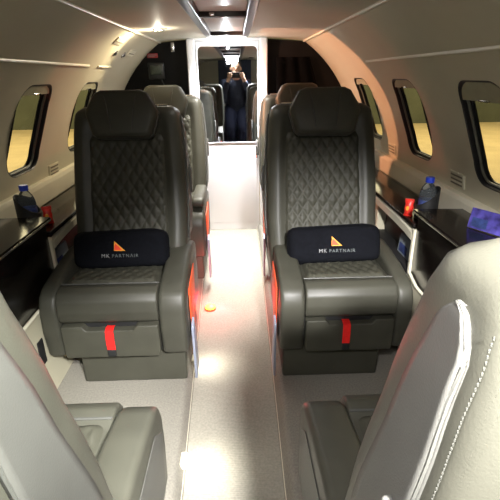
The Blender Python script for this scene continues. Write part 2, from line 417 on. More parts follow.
# ------------------------------------------------------------------ seat
# local frame: origin on the floor under the front edge, front is -Y, +X/-X sides
WT = [(0.30, 0.205), (0.40, 0.216), (0.55, 0.222), (0.72, 0.219), (0.85, 0.211), (0.91, 0.205), (0.935, 0.200), (0.950, 0.190), (0.960, 0.170)]
FT = [(0.30, 0.275), (0.42, 0.308), (0.60, 0.362), (0.80, 0.422), (0.90, 0.452), (0.94, 0.468), (0.960, 0.498)]
BT = [(0.30, 0.500), (0.42, 0.528), (0.60, 0.562), (0.80, 0.588), (0.90, 0.595), (0.94, 0.592), (0.960, 0.572)]
bw = lambda z: interp(WT, z); bf = lambda z: interp(FT, z); bb = lambda z: interp(BT, z)
def quilt(bm, xw, n, m_, pos, du, dv, hgt, edge):
    rows = []
    for j in range(m_ + 1):
        v = j / m_; row = []
        for i in range(n + 1):
            u = i / n * 2 - 1
            base, nrm, hwid, sv = pos(u, v)
            a = abs(math.sin(PI * (u * hwid / du + sv / dv))); b = abs(math.sin(PI * (u * hwid / du - sv / dv)))
            h = hgt * min(a, b) ** 0.55
            e = edge(u, v)
            row.append(Vector(base) + Vector(nrm) * (h * e - 0.012 * (1 - e)))
        rows.append(row)
    loft(bm, rows, cap=False, close=False)

BX = 0.030
def build_seat(label, group):
    t = thing('cabin_seat', (0, 0, 0), label, 'seat', group)
    # plinth
    bm = bmesh.new(); box(bm, -0.15, 0.235, 0.065, 0.50, 0.002, 0.150, 0.008); O('plinth', bm, LEATHER_D, t)
    # side bolsters
    for s in (-1, 1):
        bm = bmesh.new()
        prof = [(0.012, 0.155), (0.0, 0.26), (0.004, 0.345), (0.022, 0.388), (0.06, 0.410), (0.16, 0.428), (0.27, 0.440), (0.35, 0.445), (0.46, 0.42), (0.475, 0.30), (0.46, 0.155)]
        x0, x1 = (0.163, 0.255) if s > 0 else (-0.238, -0.176)
        prism(bm, prof, 'x', x0, x1, 0.017, 4); b_ = O('side_bolster', bm, LEATHER, t, 50)
        xs = 0.2555 if s > 0 else -0.2385
        bm = bmesh.new(); prism(bm, [(0.06, 0.19), (0.045, 0.33), (0.10, 0.375), (0.40, 0.385), (0.42, 0.19)], 'x', min(xs, xs + s * 0.002), max(xs, xs + s * 0.002), 0.0008, 1)
        tag(O('side_panel', bm, SIDEP, b_), 'pale grey inset panel')
    # cushion: quilted top, rolled front
    bm = bmesh.new()
    prof = [(0.022, 0.286), (0.008, 0.30), (0.000, 0.335), (0.004, 0.375), (0.022, 0.400), (0.05, 0.410), (0.075, 0.406), (0.10, 0.398), (0.34, 0.388), (0.40, 0.30), (0.40, 0.27)]
    prism(bm, prof, 'x', -0.175, 0.162, 0.007, 3); c_ = O('seat_cushion', bm, LEATHER, t, 50)
    bm = bmesh.new()
    def pos(u, v):
        y = 0.085 + 0.245 * v
        return (-0.006 + u * 0.155, y, 0.409 - 0.012 * v), (0, 0, 1), 0.155, y
    quilt(bm, 0, 56, 40, pos, 0.041, 0.062, 0.006, lambda u, v: min(1, (1 - abs(u)) * 10) * min(1, v * 12 + 0.0) * min(1, (1 - v) * 12))
    tag(O('quilted_top', bm, LEATHER_D, c_, 70), 'diamond quilted seat top')
    bm = bmesh.new(); tube(bm, [(-0.174 + 0.335 * k / 10, 0.079, 0.408 - 0.0 * k) for k in range(11)], 0.003, 6); O('seam', bm, PIPING, c_)
    # leg panel with a notched top
    bm = bmesh.new()
    o_ = [(-0.168, 0.158), (0.155, 0.158), (0.159, 0.175), (0.159, 0.283), (0.085, 0.283), (0.072, 0.266), (-0.088, 0.266), (-0.100, 0.283), (-0.172, 0.283), (-0.172, 0.175)]
    prism(bm, o_, 'y', 0.000, 0.06, 0.005, 3); lp = O('leg_panel', bm, LEATHER_D, t, 45)
    bm = bmesh.new(); box(bm, -0.175, 0.162, 0.030, 0.10, 0.17, 0.30); O('gap_backing', bm, BLACKM, t)
    bm = bmesh.new()
    pts = [(0.028, 0.272), (0.012, 0.274), (-0.003, 0.268), (-0.006, 0.24), (-0.005, 0.195)]
    loft(bm, [[(-0.021, y, z), (0.007, y, z), (0.007, y - 0.004, z + 0.001), (-0.021, y - 0.004, z + 0.001)] for y, z in pts])
    tb = tag(O('pull_tab', bm, RED, t), 'red pull tab with black tip')
    bm = bmesh.new(); box(bm, -0.021, 0.007, -0.011, -0.003, 0.168, 0.195, 0.003); O('tab_tip', bm, BLACKM, tb)
    # backrest shell
    bm = bmesh.new(); rings = []
    N = 64
    zs = [0.30, 0.31, 0.36, 0.42, 0.48, 0.55, 0.62, 0.69, 0.76, 0.82, 0.86, 0.89, 0.91, 0.925, 0.938, 0.948, 0.955, 0.960]
    for z in zs:
        w, f, b = bw(z), bf(z), bb(z); th = (b - f) / 2; cy = (b + f) / 2; ring = []
        for i in range(N):
            a = 2 * PI * i / N; ca, sa = math.cos(a), math.sin(a); ex = 0.20
            x = w * math.copysign(abs(ca) ** ex, ca); y = th * math.copysign(abs(sa) ** (0.42), sa)
            if sa < 0:                      # front: side bolsters stand proud of the middle
                k = abs(x) / w; y += (0.016 if k < 0.66 else 0.016 * max(0, 1 - ((k - 0.66) / 0.12))) * min(1, (0.963 - z) / 0.1)
            ring.append((x, cy + y, z))
        rings.append(ring)
    loft(bm, rings); br = O('backrest', bm, LEATHER, t, 60)
    # quilted centre panel, U-shaped at the bottom
    bm = bmesh.new()
    def pos2(u, v):
        z = 0.40 + 0.47 * v; hw = 0.158 * (1 - 0.10 * max(0, (0.25 - v) / 0.25) ** 2) * (1 - 0.06 * v)
        d = 0.02; sl = (bf(z + d) - bf(z - d)) / (2 * d); n = Vector((0, -1, sl)).normalized()
        return (u * hw, bf(z) + 0.0075, z), n, hw, z
    quilt(bm, 0, 72, 110, pos2, 0.0405, 0.064, 0.0075, lambda u, v: min(1, (1 - abs(u)) * 9) * min(1, v * 16) * min(1, (1 - v) * 16))
    qp = tag(O('quilted_panel', bm, LEATHER_D, t, 70), 'diamond quilted centre of the backrest')
    # piping round the shell sides and side insets
    for s in (-1, 1):
        bm = bmesh.new()
        zz = [0.46 + 0.43 * k / 14 for k in range(15)] + [0.903, 0.913, 0.920, 0.924]
        fr_ = [(bf(z) + 0.062, z) for z in zz]
        bk_ = [(bb(z) - 0.034, z) for z in zz]
        lo_, hi_ = [], []
        rows = []
        for (yf_, z), (yb_, _) in zip(fr_, bk_):
            k = max(0, (z - 0.884) / 0.04); c = 0.026 * (1 - math.sqrt(max(0, 1 - min(1, k) ** 2))); yb2 = yb_ - c; yf2 = yf_ + c * 0.6
            w = bw(z)
            row = []
            for q in range(9):
                y = yf2 + (yb2 - yf2) * q / 8
                row.append((s * (w + 0.0020), y, z))
            rows.append(row)
        loft(bm, rows, cap=False, close=False)
        edge = [r[0] for r in rows] + rows[-1] + [r[-1] for r in rows[::-1]] + rows[0][::-1]
        p_ = tag(O('side_inset', bm, SIDEP, br), 'pale grey side inset'); md = p_.modifiers.new('s', 'SOLIDIFY'); md.thickness = 0.008; md.offset = 0
        bm = bmesh.new(); ed2 = []
        for q in edge:
            if not ed2 or (Vector(q) - Vector(ed2[-1])).length > 0.006: ed2.append(q)
        tube(bm, [(s * (abs(q[0]) + 0.0012), q[1], q[2]) for q in ed2[:-1]], 0.0022, 6, closed=True); O('piping', bm, PIPING, br)
        # row of stitches along the rear edge
        bm = bmesh.new()
        for k in range(120):
            z = 0.42 + 0.50 * k / 119; w = bw(z) - 0.0005
            y = bb(z) - 0.020
            box(bm, s * w - 0.0008, s * w + 0.0008, y - 0.0005, y + 0.0005, z - 0.0015, z + 0.0015, 0.0003, 1)
        O('stitching', bm, mat('stitch', (0.035, 0.035, 0.03), 1.0, spec=0.0, noise=0.05), br)
        # recline latch
        bm = bmesh.new(); z0 = 0.70
        prism(bm, [(0.500, 0.63), (0.506, 0.69), (0.520, 0.722), (0.533, 0.715), (0.546, 0.665), (0.542, 0.62), (0.505, 0.615)], 'x', min(s * 0.222, s * 0.234), max(s * 0.222, s * 0.234), 0.004, 3); la = O('recline_latch', bm, SIDEP, br)
    # rear slot and bright bar of the headrest carrier
    bm = bmesh.new(); box(bm, -0.150, 0.150, 0.535, 0.560, 0.945, 0.9612, 0.003); sl = O('carrier_slot', bm, BLACKM, br)
    bm = bmesh.new(); tube(bm, [(-0.155, 0.537, 0.962), (0.155, 0.537, 0.962)], 0.006, 10); O('carrier_bar', bm, CHROME, sl)
    # headrest: hexagonal pad with two seams
    bm = bmesh.new()
    outl = [(-0.074, 1.030), (0.074, 1.030), (0.098, 1.018), (0.132, 0.955), (0.134, 0.938), (0.112, 0.858), (0.095, 0.846), (-0.095, 0.846), (-0.112, 0.858), (-0.134, 0.938), (-0.132, 0.955), (-0.098, 1.018)]
    M = Matrix.Translation((0, 0.436, 0.938)) @ Matrix.Rotation(math.radians(-16), 4, 'X') @ Matrix.Translation((0, 0, -0.94))
    def hr(sc, y): return [M @ Vector((x * sc, y, 0.94 + (z - 0.94) * sc * 0.94)) for x, z in outl]
    loft(bm, [hr(0.80, -0.037), hr(0.93, -0.034), hr(0.985, -0.024), hr(1.0, -0.008), hr(1.0, 0.03), hr(0.97, 0.045), hr(0.85, 0.052)])
    hd = O('headrest', bm, LEATHER, t, 50)
    for s in (-1, 1):
        bm = bmesh.new(); tube(bm, [M @ Vector((s * 0.060, -0.034, 1.008)), M @ Vector((s * 0.054, -0.0378, 0.985)), M @ Vector((s * 0.046, -0.038, 0.94)), M @ Vector((s * 0.040, -0.0378, 0.886)), M @ Vector((s * 0.036, -0.034, 0.868))], 0.0022, 6)
        O('seam', bm, PIPING, hd)
    bm = bmesh.new(); tube(bm, [M @ Vector((x * 1.004, -0.006, 0.94 + (z - 0.94) * 0.944)) for x, z in outl], 0.0028, 6, closed=True); O('piping', bm, PIPING, hd)
    # belt ends in the seat crease
    for s in (-1, 1):
        bm = bmesh.new(); box(bm, -0.018, 0.018, -0.012, 0.012, -0.004, 0.02, 0.004, M=Matrix.Translation((s * 0.150, 0.306, 0.425)) @ Matrix.Rotation(s * 0.5, 4, 'Y'))
        O('belt_fitting', bm, CHROME, t)
    # aisle-side fittings (mirrored for seats of the other row): pouch, slanted skirt, folded armrest
    bm = bmesh.new(); prism(bm, [(0.105, 0.10), (0.075, 0.375), (0.26, 0.40), (0.25, 0.30), (0.16, 0.10)], 'x', 0.2598, 0.2640, 0.002, 2)
    tag(O('life_vest_pouch', bm, ORANGER, t), 'orange red pouch on the aisle side')
    bm = bmesh.new(); prism(bm, [(0.06, 0.01), (0.045, 0.245), (0.088, 0.262), (0.15, 0.02)], 'x', 0.2645, 0.2740, 0.003, 2)
    tag(O('skirt_plate', bm, STEELB, t), 'blue grey slanted plate on the aisle side')
    bm = bmesh.new(); prism(bm, [(0.05, 0.425), (0.05, 0.46), (0.075, 0.475), (0.33, 0.485), (0.37, 0.46), (0.36, 0.425)], 'x', 0.190, 0.254, 0.015, 4)
    arm = O('armrest', bm, LEATHER, t, 50)
    for o_ in (br, hd, qp): o_.location.x = BX
    return t

SX = 0.405
R1, R2, RN = 1.27, 2.14, 0.79
seat = build_seat('', 'grey leather club seats')
ARM = [c for c in seat.children if c.name.startswith('armrest')][0]
mir = {}
def mirrored_tree(o, parent=None, k=0.93):
    """copy of a seat mirrored in X, with its own mirrored meshes"""
    if o.name.split('.')[0] in ('backrest', 'headrest', 'quilted_panel'): k = 1.0
    c = o.copy(); COL.objects.link(c)
    if parent is not None: c.parent = parent
    if c.data:
        if o.data.name not in mir:
            me = o.data.copy(); me.transform(Matrix.Diagonal((-k, 1, 1, 1))); me.flip_normals(); mir[o.data.name] = me
        c.data = mir[o.data.name]
    c.location.x = -c.location.x
    for ch_ in list(o.children): mirrored_tree(ch_, c, k)
    return c
seat2 = mirrored_tree(seat)
def put(src, x, y, rz, label, first=False):
    s = src if first else copy_tree(src)
    s.location = (x, y, 0); s.rotation_euler = (0, 0, rz); s['label'] = label
    return s
s1 = put(seat, -0.425, R1, 0, 'grey leather seat facing us, beside the wall showing two windows', True)
s2 = put(seat2, 0.390, R1, 0, 'grey leather seat facing us, beside the wall showing three windows', True)
s3 = put(seat, -0.420, R2, 0, 'rear row seat below the red placard, mostly hidden by the seat before it')
s4 = put(seat2, SX, R2, 0, 'rear row seat in front of the black curtain, only its edge showing')
s5 = put(seat2, -SX, RN, PI, 'seat turned away from us in the lower left corner, backrest side pale')
s6 = put(seat, SX, RN, PI, 'seat turned away from us in the lower right corner, backrest side brightly lit')
# the front row carries no raised armrest on view: fold it away by leaving it off these copies
for c in s1.children:
    if c.name.split('.')[0] in ('backrest', 'headrest', 'quilted_panel'): c.location.x -= 0.014
for c in s2.children:
    if c.name.split('.')[0] in ('backrest', 'headrest', 'quilted_panel'): c.location.x -= 0.008
    if c.name.startswith('pull_tab'): c.location.x -= 0.014
for s in (s1, s2, s5, s6):
    for c in list(s.children):
        if c.name.split('.')[0] == 'armrest': bpy.data.objects.remove(c)
for s in (s5, s6):
    for c in s.children:
        if c.name.startswith('headrest'): c.location.z = -0.095; c.location.y = -0.012
for s in (s3, s4, s5, s6):
    for c in list(s.children):
        if c.name.split('.')[0] == 'life_vest_pouch' and s in (s5, s6): bpy.data.objects.remove(c)
for s in (s5, s6):
    for c in list(s.children):
        if c.name.split('.')[0] == 'skirt_plate': bpy.data.objects.remove(c)

# ------------------------------------------------------------------ lumbar pillows
def text_mesh(body, size, depth=0.0004):
    cu = bpy.data.curves.new('txt', 'FONT'); cu.body = body; cu.size = size; cu.extrude = depth; cu.align_x = 'CENTER'; cu.space_character = 1.25
    o = bpy.data.objects.new('txt', cu); COL.objects.link(o); me = eval_mesh(o); bpy.data.objects.remove(o)
    bm = bmesh.new(); bm.from_mesh(me); bpy.data.meshes.remove(me); return bm
def pillow(x, y, label):
    p = thing('lumbar_pillow', (x, y, 0.468), label, 'pillow', 'black printed pillows on the facing seats')
    p.rotation_euler = (math.radians(-20), 0, 0)
    bm = bmesh.new(); W, H, T = 0.176, 0.070, 0.040
    rings = []; N = 40
    for j in range(15):
        a = -PI / 2 + PI * j / 14
        y_ = math.sin(a) * T; k = math.cos(a) ** 0.55 if j not in (0, 14) else 0.02
        ring = []
        for i in range(N):
            b = 2 * PI * i / N; cb, sb = math.cos(b), math.sin(b)
            px = W * math.copysign(abs(cb) ** 0.22, cb) * (0.70 + 0.30 * k); pz = H * math.copysign(abs(sb) ** 0.38, sb) * (0.35 + 0.65 * k)
            if j in (0, 14): px *= 0.9
            ring.append((px, y_ + 0.003 * math.sin(px * 40) * k, pz + 0.004 * math.sin(px * 17)))
        rings.append(ring)
    loft(bm, rings); O('cover', bm, PILLOW, p, 60)
    bm = bmesh.new(); tube(bm, [(W * math.copysign(abs(math.cos(2 * PI * i / 40)) ** 0.28, math.cos(2 * PI * i / 40)), 0, H * math.copysign(abs(math.sin(2 * PI * i / 40)) ** 0.38, math.sin(2 * PI * i / 40)) + 0.004 * math.sin(17 * W * math.copysign(abs(math.cos(2 * PI * i / 40)) ** 0.28, math.cos(2 * PI * i / 40)))) for i in range(40)], 0.003, 6, closed=True); O('seam', bm, PILLOW, p)
    yf_ = -T - 0.0045
    bm = bmesh.new(); prism(bm, [(-0.018, -0.006), (0.022, -0.006), (-0.016, 0.030)], 'y', yf_, yf_ + 0.004, 0); e = tag(O('emblem', bm, YELLOW, p), 'orange and yellow triangle emblem')
    bm = bmesh.new(); prism(bm, [(-0.0165, -0.003), (0.012, -0.003), (0.000, 0.010), (-0.0135, 0.022)], 'y', yf_ - 0.0008, yf_ + 0.001, 0); O('emblem_core', bm, ORANGE, e)
    R = Matrix.Rotation(PI / 2, 4, 'X')
    bm = text_mesh('MK', 0.0195); bm.transform(Matrix.Translation((-0.050, yf_ + 0.001, -0.030)) @ R); O('lettering', bm, PRINT, p)
    bm = text_mesh('PARTNAIR', 0.0175); bm.transform(Matrix.Translation((0.022, yf_ + 0.001, -0.030)) @ R); O('lettering', bm, PRINTD, p)
    return p
PY = 1.27 + 0.250
pillow(-0.425, PY, 'black printed pillow on the facing seat by the two-window wall')
pillow(0.378, PY, 'black printed pillow on the facing seat by the purple brochure ledge')

# ------------------------------------------------------------------ side consoles
LZ = 0.55; LN = 0.602
def console(s, label):
    t = thing('side_console', (0, 0, 0), label, 'console', 'side consoles along the cabin walls')
    X = lambda v: s * v
    def bx(bm, x0, x1, *r, **k): return box(bm, min(s * x0, s * x1), max(s * x0, s * x1), *r, **k)
    bm = bmesh.new()                                # cream lower body
    prism(bm, [(s * 0.668, 0.002), (s * (WX(0.0) - 0.006), 0.002), (s * (WX(0.15) - 0.006), 0.15), (s * (WX(0.33) - 0.006), 0.335), (s * 0.668, 0.335)], 'y', Y0 + 0.05, 1.49)
    O('lower_panel', bm, CREAM, t)
    bm = bmesh.new(); bx(bm, 0.674, 0.83, Y0 + 0.05, 1.482, 0.337, LN - 0.02, 0.002); tag(O('dark_panel', bm, BLACKG, t), 'glossy black upper panel')
    # ledge top, with bullnose lip
    bm = bmesh.new()
    pts = [(s * (WX(0.58) - 0.034), LN), (s * (WX(0.58) - 0.034), LN - 0.02), (s * 0.672, LN - 0.02), (s * 0.662, LN - 0.012), (s * 0.660, LN - 0.004), (s * 0.665, LN + 0.002), (s * 0.690, LN + 0.003)]
    prism(bm, pts, 'y', Y0 + 0.05, 1.505); tag(O('ledge', bm, BLACKG, t), 'glossy black ledge top')
    bm = bmesh.new(); tube(bm, [(s * 0.6605, Y0 + 0.06 + (1.50 - Y0 - 0.06) * k / 6, LN - 0.006) for k in range(7)], 0.003, 6); tag(O('edge_bead', bm, CHROME, t), 'thin bright edge bead')
    # cream post and sloping rim of the pocket
    bm = bmesh.new(); bx(bm, 0.668, 0.83, 1.484, 1.508, 0.20, LZ - 0.022, 0.006); O('post', bm, TRIMM, t)
    bm = bmesh.new(); tube(bm, [(s * 0.668, 1.48, 0.36), (s * 0.668, 1.40, 0.335), (s * 0.668, Y0 + 0.08, 0.330)], 0.006, 8); O('lower_bead', bm, TRIMM, t)
    bm = bmesh.new()
    loft(bm, [[(s * x0, y, z), (s * 0.668, y, z), (s * 0.668, y, z + 0.028), (s * x0, y, z + 0.028)] for y, z, x0 in ((1.509, 0.482, 0.69), (1.58, 0.490, 0.69), (1.70, 0.495, 0.69), (2.02, 0.500, 0.69))])
    O('pocket_rim', bm, TRIMM, t)
    bm = bmesh.new(); bx(bm, 0.672, WX(0.54) - 0.038, 1.510, 3.16, LZ - 0.022, LZ - 0.004, 0.006); tag(O('rear_ledge', bm, BLACKG, t), 'glossy black ledge beside the seat')
    bm = bmesh.new(); bx(bm, 0.735, 0.760, 1.510, 3.16, 0.10, LZ - 0.023); O('pocket_back', bm, BLACKM, t)
    bm = bmesh.new(); bx(bm, 0.69, 0.735, 1.98, 3.16, 0.002, LZ - 0.023, 0.004); O('rear_panel', bm, CREAM, t)
    bm = bmesh.new(); bx(bm, 0.672, 0.735, 1.510, 1.98, 0.20, 0.36, 0.006); O('pocket_front', bm, BLACKM, t)
    bm = bmesh.new(); bx(bm, 0.672, 0.735, 1.510, 1.98, 0.002, 0.199, 0.004); O('rear_lower_panel', bm, CREAM, t)
    bm = bmesh.new(); bx(bm, 0.664, 0.672, 1.235, 1.275, 0.15, 0.245, 0.003); tag(O('outlet_cover', bm, BLACKM, t), 'black socket cover'); 
    return t
console(-1, 'black topped cream console under the two-window wall, bearing a tilted-sleeve bottle')
console(1, 'black topped cream console bearing the purple brochure and a bottle')

# ------------------------------------------------------------------ bottles and snacks
def bottle(x, y, z, label):
    t = thing('water_bottle', (x, y, z), label, 'bottle', 'water bottles in black sleeves')
    r = 0.031
    bm = bmesh.new(); lathe(bm, [(0.024, 0.0), (r, 0.006), (r, 0.030), (r - 0.001, 0.034), (r, 0.038), (r, 0.095), (r - 0.002, 0.108), (0.024, 0.122), (0.015, 0.135), (0.0125, 0.138), (0.0125, 0.146)], 28); O('body', bm, PET, t)
    bm = bmesh.new(); lathe(bm, [(0.0155, 0.141), (0.0158, 0.143), (0.0158, 0.158), (0.0145, 0.161), (0.004, 0.162)], 24); tag(O('cap', bm, BLUECAP, t), 'bright blue screw cap')
    bm = bmesh.new(); lathe(bm, [(r + 0.0004, 0.052), (r + 0.0012, 0.054), (r + 0.0012, 0.074), (r + 0.0004, 0.076)], 28, cap=False); tag(O('bottle_label', bm, BLUEP, t), 'printed blue wrap')
    return t
def sleeve(x, y, z, s, label):
    """black padded sleeve with a slanting mouth, open at the top"""
    t = thing('bottle_sleeve', (x, y, z), label, 'sleeve', 'black bottle sleeves on the ledges')
    bm = bmesh.new(); N = 32; rings = []
    for r, zb, k in ((0.030, 0.001, 0), (0.040, 0.002, 0), (0.042, 0.03, 0), (0.0415, 0.086, 1), (0.0395, 0.088, 1), (0.0375, 0.086, 1), (0.0365, 0.03, 0), (0.036, 0.004, 0)):
        ring = []
        for i in range(N):
            a = 2 * PI * i / N; ca, sa = math.cos(a), math.sin(a)
            ring.append((r * ca, r * sa, zb + (k * (-s * 0.034 * -ca * -1 + 0.004) if k else 0)))
        rings.append(ring)
    loft(bm, rings, cap=False); O('sleeve_body', bm, BLACKM, t)
    bm = bmesh.new(); lathe(bm, [(0.001, 0.0005), (0.036, 0.0005), (0.036, 0.0012), (0.001, 0.0012)], 28); O('sleeve_base', bm, BLACKM, t)
    return t
def packet(x, y, z, rz, label):
    t = thing('snack_packet', (x, y, z), label, 'snack', 'red snack packets beside the bottles', rz)
    bm = bmesh.new(); rings = []
    for k in range(11):
        h = k / 10; th = 0.014 * math.sin(PI * (0.06 + 0.88 * h)) ** 0.7; w = 0.026 + 0.003 * math.cos(h * 12)
        w *= 0.62
        rings.append([(w * math.cos(2 * PI * i / 20) * (1 + 0.04 * math.sin(5 * i + 9 * h)), th * math.sin(2 * PI * i / 20), 0.062 * h) for i in range(20)])
    loft(bm, rings); O('bag', bm, SNACK, t, 60)
    bm = bmesh.new(); box(bm, -0.017, 0.017, -0.0015, 0.0015, 0.060, 0.069); O('crimp', bm, SNACK, t)
    bm = bmesh.new(); prism(bm, [(0.006 * math.cos(a * PI / 8) - 0.004, 0.034 + 0.009 * math.sin(a * PI / 8)) for a in range(16)], 'y', -0.0158, -0.010, 0); tag(O('print_patch', bm, YELLOW, t), 'yellow printed patch')
    return t
LT = LN + 0.003
for s, y, x in ((-1, 1.57, 0.768), (1, 1.57, 0.738)):
    zz = LT if y < 1.50 else LZ - 0.004
    w_ = ('under the two-window wall', 'near the purple brochure')[s > 0]
    bottle(s * x, y, zz + 0.0014, 'blue capped water bottle on the black ledge ' + w_)
    sleeve(s * x, y, zz, -s, 'black sleeve around the water bottle ' + w_)
    packet(s * (x - 0.052), y + 0.035, zz + 0.001, s * -0.5, 'red snack packet beside the bottle ' + w_)

# magazines in the pockets, brochure on the ledge
def booklet(name, loc, w, h, th, rot, label, cat, cover, pmat, group=None):
    t = thing(name, loc, label, cat, group); t.rotation_euler = rot
    bm = bmesh.new(); box(bm, -w / 2, w / 2, -th / 2, th / 2, 0, h, 0.0008, 1); O('pages', bm, PAPER, t)
    bm = bmesh.new(); box(bm, -w / 2, w / 2, -th / 2 - 0.0012, -th / 2 - 0.0002, 0, h); O('cover', bm, cover, t)
    bm = bmesh.new(); box(bm, -w / 2 + 0.01, w / 2 - 0.01 - w * 0.35, -th / 2 - 0.0018, -th / 2 - 0.001, h * 0.1, h * 0.55); O('cover_print', bm, pmat, t)
    return t
booklet('magazine', (-0.703, 1.62, 0.362), 0.16, 0.080, 0.008, (math.radians(-6), 0, math.radians(90)), 'pale and blue magazine in the console pocket under the two-window wall', 'magazine', PAPER, BLUEP, 'magazines in the pockets')
booklet('magazine', (0.703, 1.62, 0.362), 0.16, 0.080, 0.008, (math.radians(-6), 0, math.radians(-90)), 'pale and blue magazine in the console pocket on the purple brochure side', 'magazine', PAPER, BLUEP, 'magazines in the pockets')
booklet('brochure', (0.785, 1.25, LT + 0.001), 0.11, 0.064, 0.004, (math.radians(-12), 0, math.radians(-62)), 'purple and blue brochure leaning on the wall above the black ledge', 'brochure', PURPLE, BLUEP)

# ------------------------------------------------------------------ aisle courtesy lights
CL = [(-0.139, 0.99), (-0.152, 1.50)]
for i, (x, y) in enumerate(CL):
    x = aisle_l(y)
    t = thing('courtesy_light', (x + 0.004, y, AZ + 0.030), ('aisle courtesy light beside the seats turned away', 'aisle courtesy light beside the facing seat with the pillow')[i], 'light', 'small lights along the aisle edge')
    bm = bmesh.new(); box(bm, -0.012, 0.008, -0.024, 0.024, -0.013, 0.013, 0.004); O('housing', bm, TRIMM, t)
    bm = bmesh.new(); box(bm, 0.006, 0.010, -0.018, 0.018, -0.008, 0.008, 0.002); O('lens', bm, LAMP, t)
    l = light('courtesy_spot', 'SPOT', (x + 0.045, y, AZ + 0.10), 1.5, (1.0, 0.97, 0.86), spot_size=2.2, spot_blend=0.9, shadow_soft_size=0.012)
    aim(l, (x + 0.075, y, AZ))
t = thing('amber_marker', (-0.142, 1.97, AZ + 0.0005), 'glowing amber marker lamp on the aisle floor between the seat rows', 'light')
bm = bmesh.new(); lathe(bm, [(0.030, 0), (0.030, 0.006), (0.026, 0.010)], 24); O('base', bm, ORANGER, t)
bm = bmesh.new(); lathe(bm, [(0.025, 0.0095), (0.023, 0.018), (0.014, 0.024), (0.003, 0.026)], 24); O('lens', bm, LAMPR, t)
light('amber_glow', 'POINT', (-0.11, 1.97, AZ + 0.06), 3.6, (1.0, 0.03, 0.05), shadow_soft_size=0.02)

# ------------------------------------------------------------------ forward end of the cabin (seen in the mirror)
bm = bmesh.new()
for s in (-1, 1):
    zs = [0 + i * 1.28 / 24 for i in range(25)]
    prism(bm, [(s * 0.27, 0)] + [(s * (WX(z) - 0.003), z) for z in zs] + [(s * 0.27, 1.297)], 'y', Y0 + 0.01, Y0 + 0.04)
struct('wall_front', bm, CREAM)
bm = bmesh.new(); box(bm, -0.27, 0.27, Y0 - 0.02, Y0 - 0.0, -0.06, 1.40); struct('door_2', bm, NAVY)

# ------------------------------------------------------------------ photographer
def caps(bm, chain, seg=14):
    """tapered chain: spheres at joints and cones between"""
    for (p, r) in chain:
        t = bmesh.new(); bmesh.ops.create_uvsphere(t, u_segments=seg, v_segments=10, radius=r); t.transform(Matrix.Translation(p)); absorb(bm, t)
    for (p, r), (q, s_) in zip(chain, chain[1:]):
        p, q = Vector(p), Vector(q)
        t = bmesh.new(); tube(t, [p, q], [r, s_], seg); bmesh.ops.recalc_face_normals(t, faces=t.faces); absorb(bm, t)
def ell(bm, c, r, rot=None):
    t = bmesh.new(); bmesh.ops.create_uvsphere(t, u_segments=24, v_segments=16, radius=1)
    t.transform(Matrix.Translation(c) @ (rot or Matrix()) @ Matrix.Diagonal((*r, 1))); absorb(bm, t)
def remesh(name, bm, vox, material, parent=None, it=4):
    o = O(name, bm, material, parent)
    md = o.modifiers.new('r', 'REMESH'); md.mode = 'VOXEL'; md.voxel_size = vox
    m2 = o.modifiers.new('s', 'SMOOTH'); m2.iterations = it; m2.factor = 0.5
    me = eval_mesh(o); o.modifiers.clear(); o.data = me
    for p in me.polygons: p.use_smooth = True
    if not me.materials: me.materials.append(material)
    return o
PX, PB = 0.02, -0.40
HC = Vector((PX + 0.0, -0.245, 1.165))
SH = [Vector((PX + s * 0.165, -0.33, 0.955)) for s in (-1, 1)]
EL = [Vector((PX + s * 0.215, -0.225, 0.73)) for s in (-1, 1)]
WR = [Vector((PX + s * 0.115, -0.085, 1.0)) for s in (-1, 1)]
HP = [Vector((PX + s * 0.085, -0.46, 0.58)) for s in (-1, 1)]
KN = [Vector((PX + s * 0.095, -0.16, 0.33)) for s in (-1, 1)]
AN = [Vector((PX + s * 0.075, -0.38, 0.035)) for s in (-1, 1)]
bm = bmesh.new()
ell(bm, HC + Vector((0, 0.0, 0.018)), (0.074, 0.092, 0.096)); ell(bm, HC + Vector((0, 0.028, -0.055)), (0.052, 0.062, 0.062))
ell(bm, HC + Vector((0, 0.094, -0.018)), (0.013, 0.016, 0.024)); ell(bm, HC + Vector((0, 0.086, -0.060)), (0.024, 0.010, 0.009))
for s in (-1, 1):
    ell(bm, HC + Vector((s * 0.076, -0.005, -0.01)), (0.010, 0.018, 0.030)); ell(bm, HC + Vector((s * 0.030, 0.076, 0.018)), (0.018, 0.012, 0.008))
caps(bm, [(HC + Vector((0, -0.02, -0.06)), 0.052), ((PX, -0.315, 1.0), 0.056)])
caps(bm, [((PX, -0.34, 0.93), 0.10), ((PX, -0.38, 0.80), 0.115), ((PX, -0.44, 0.66), 0.11), ((PX, -0.46, 0.60), 0.12)])
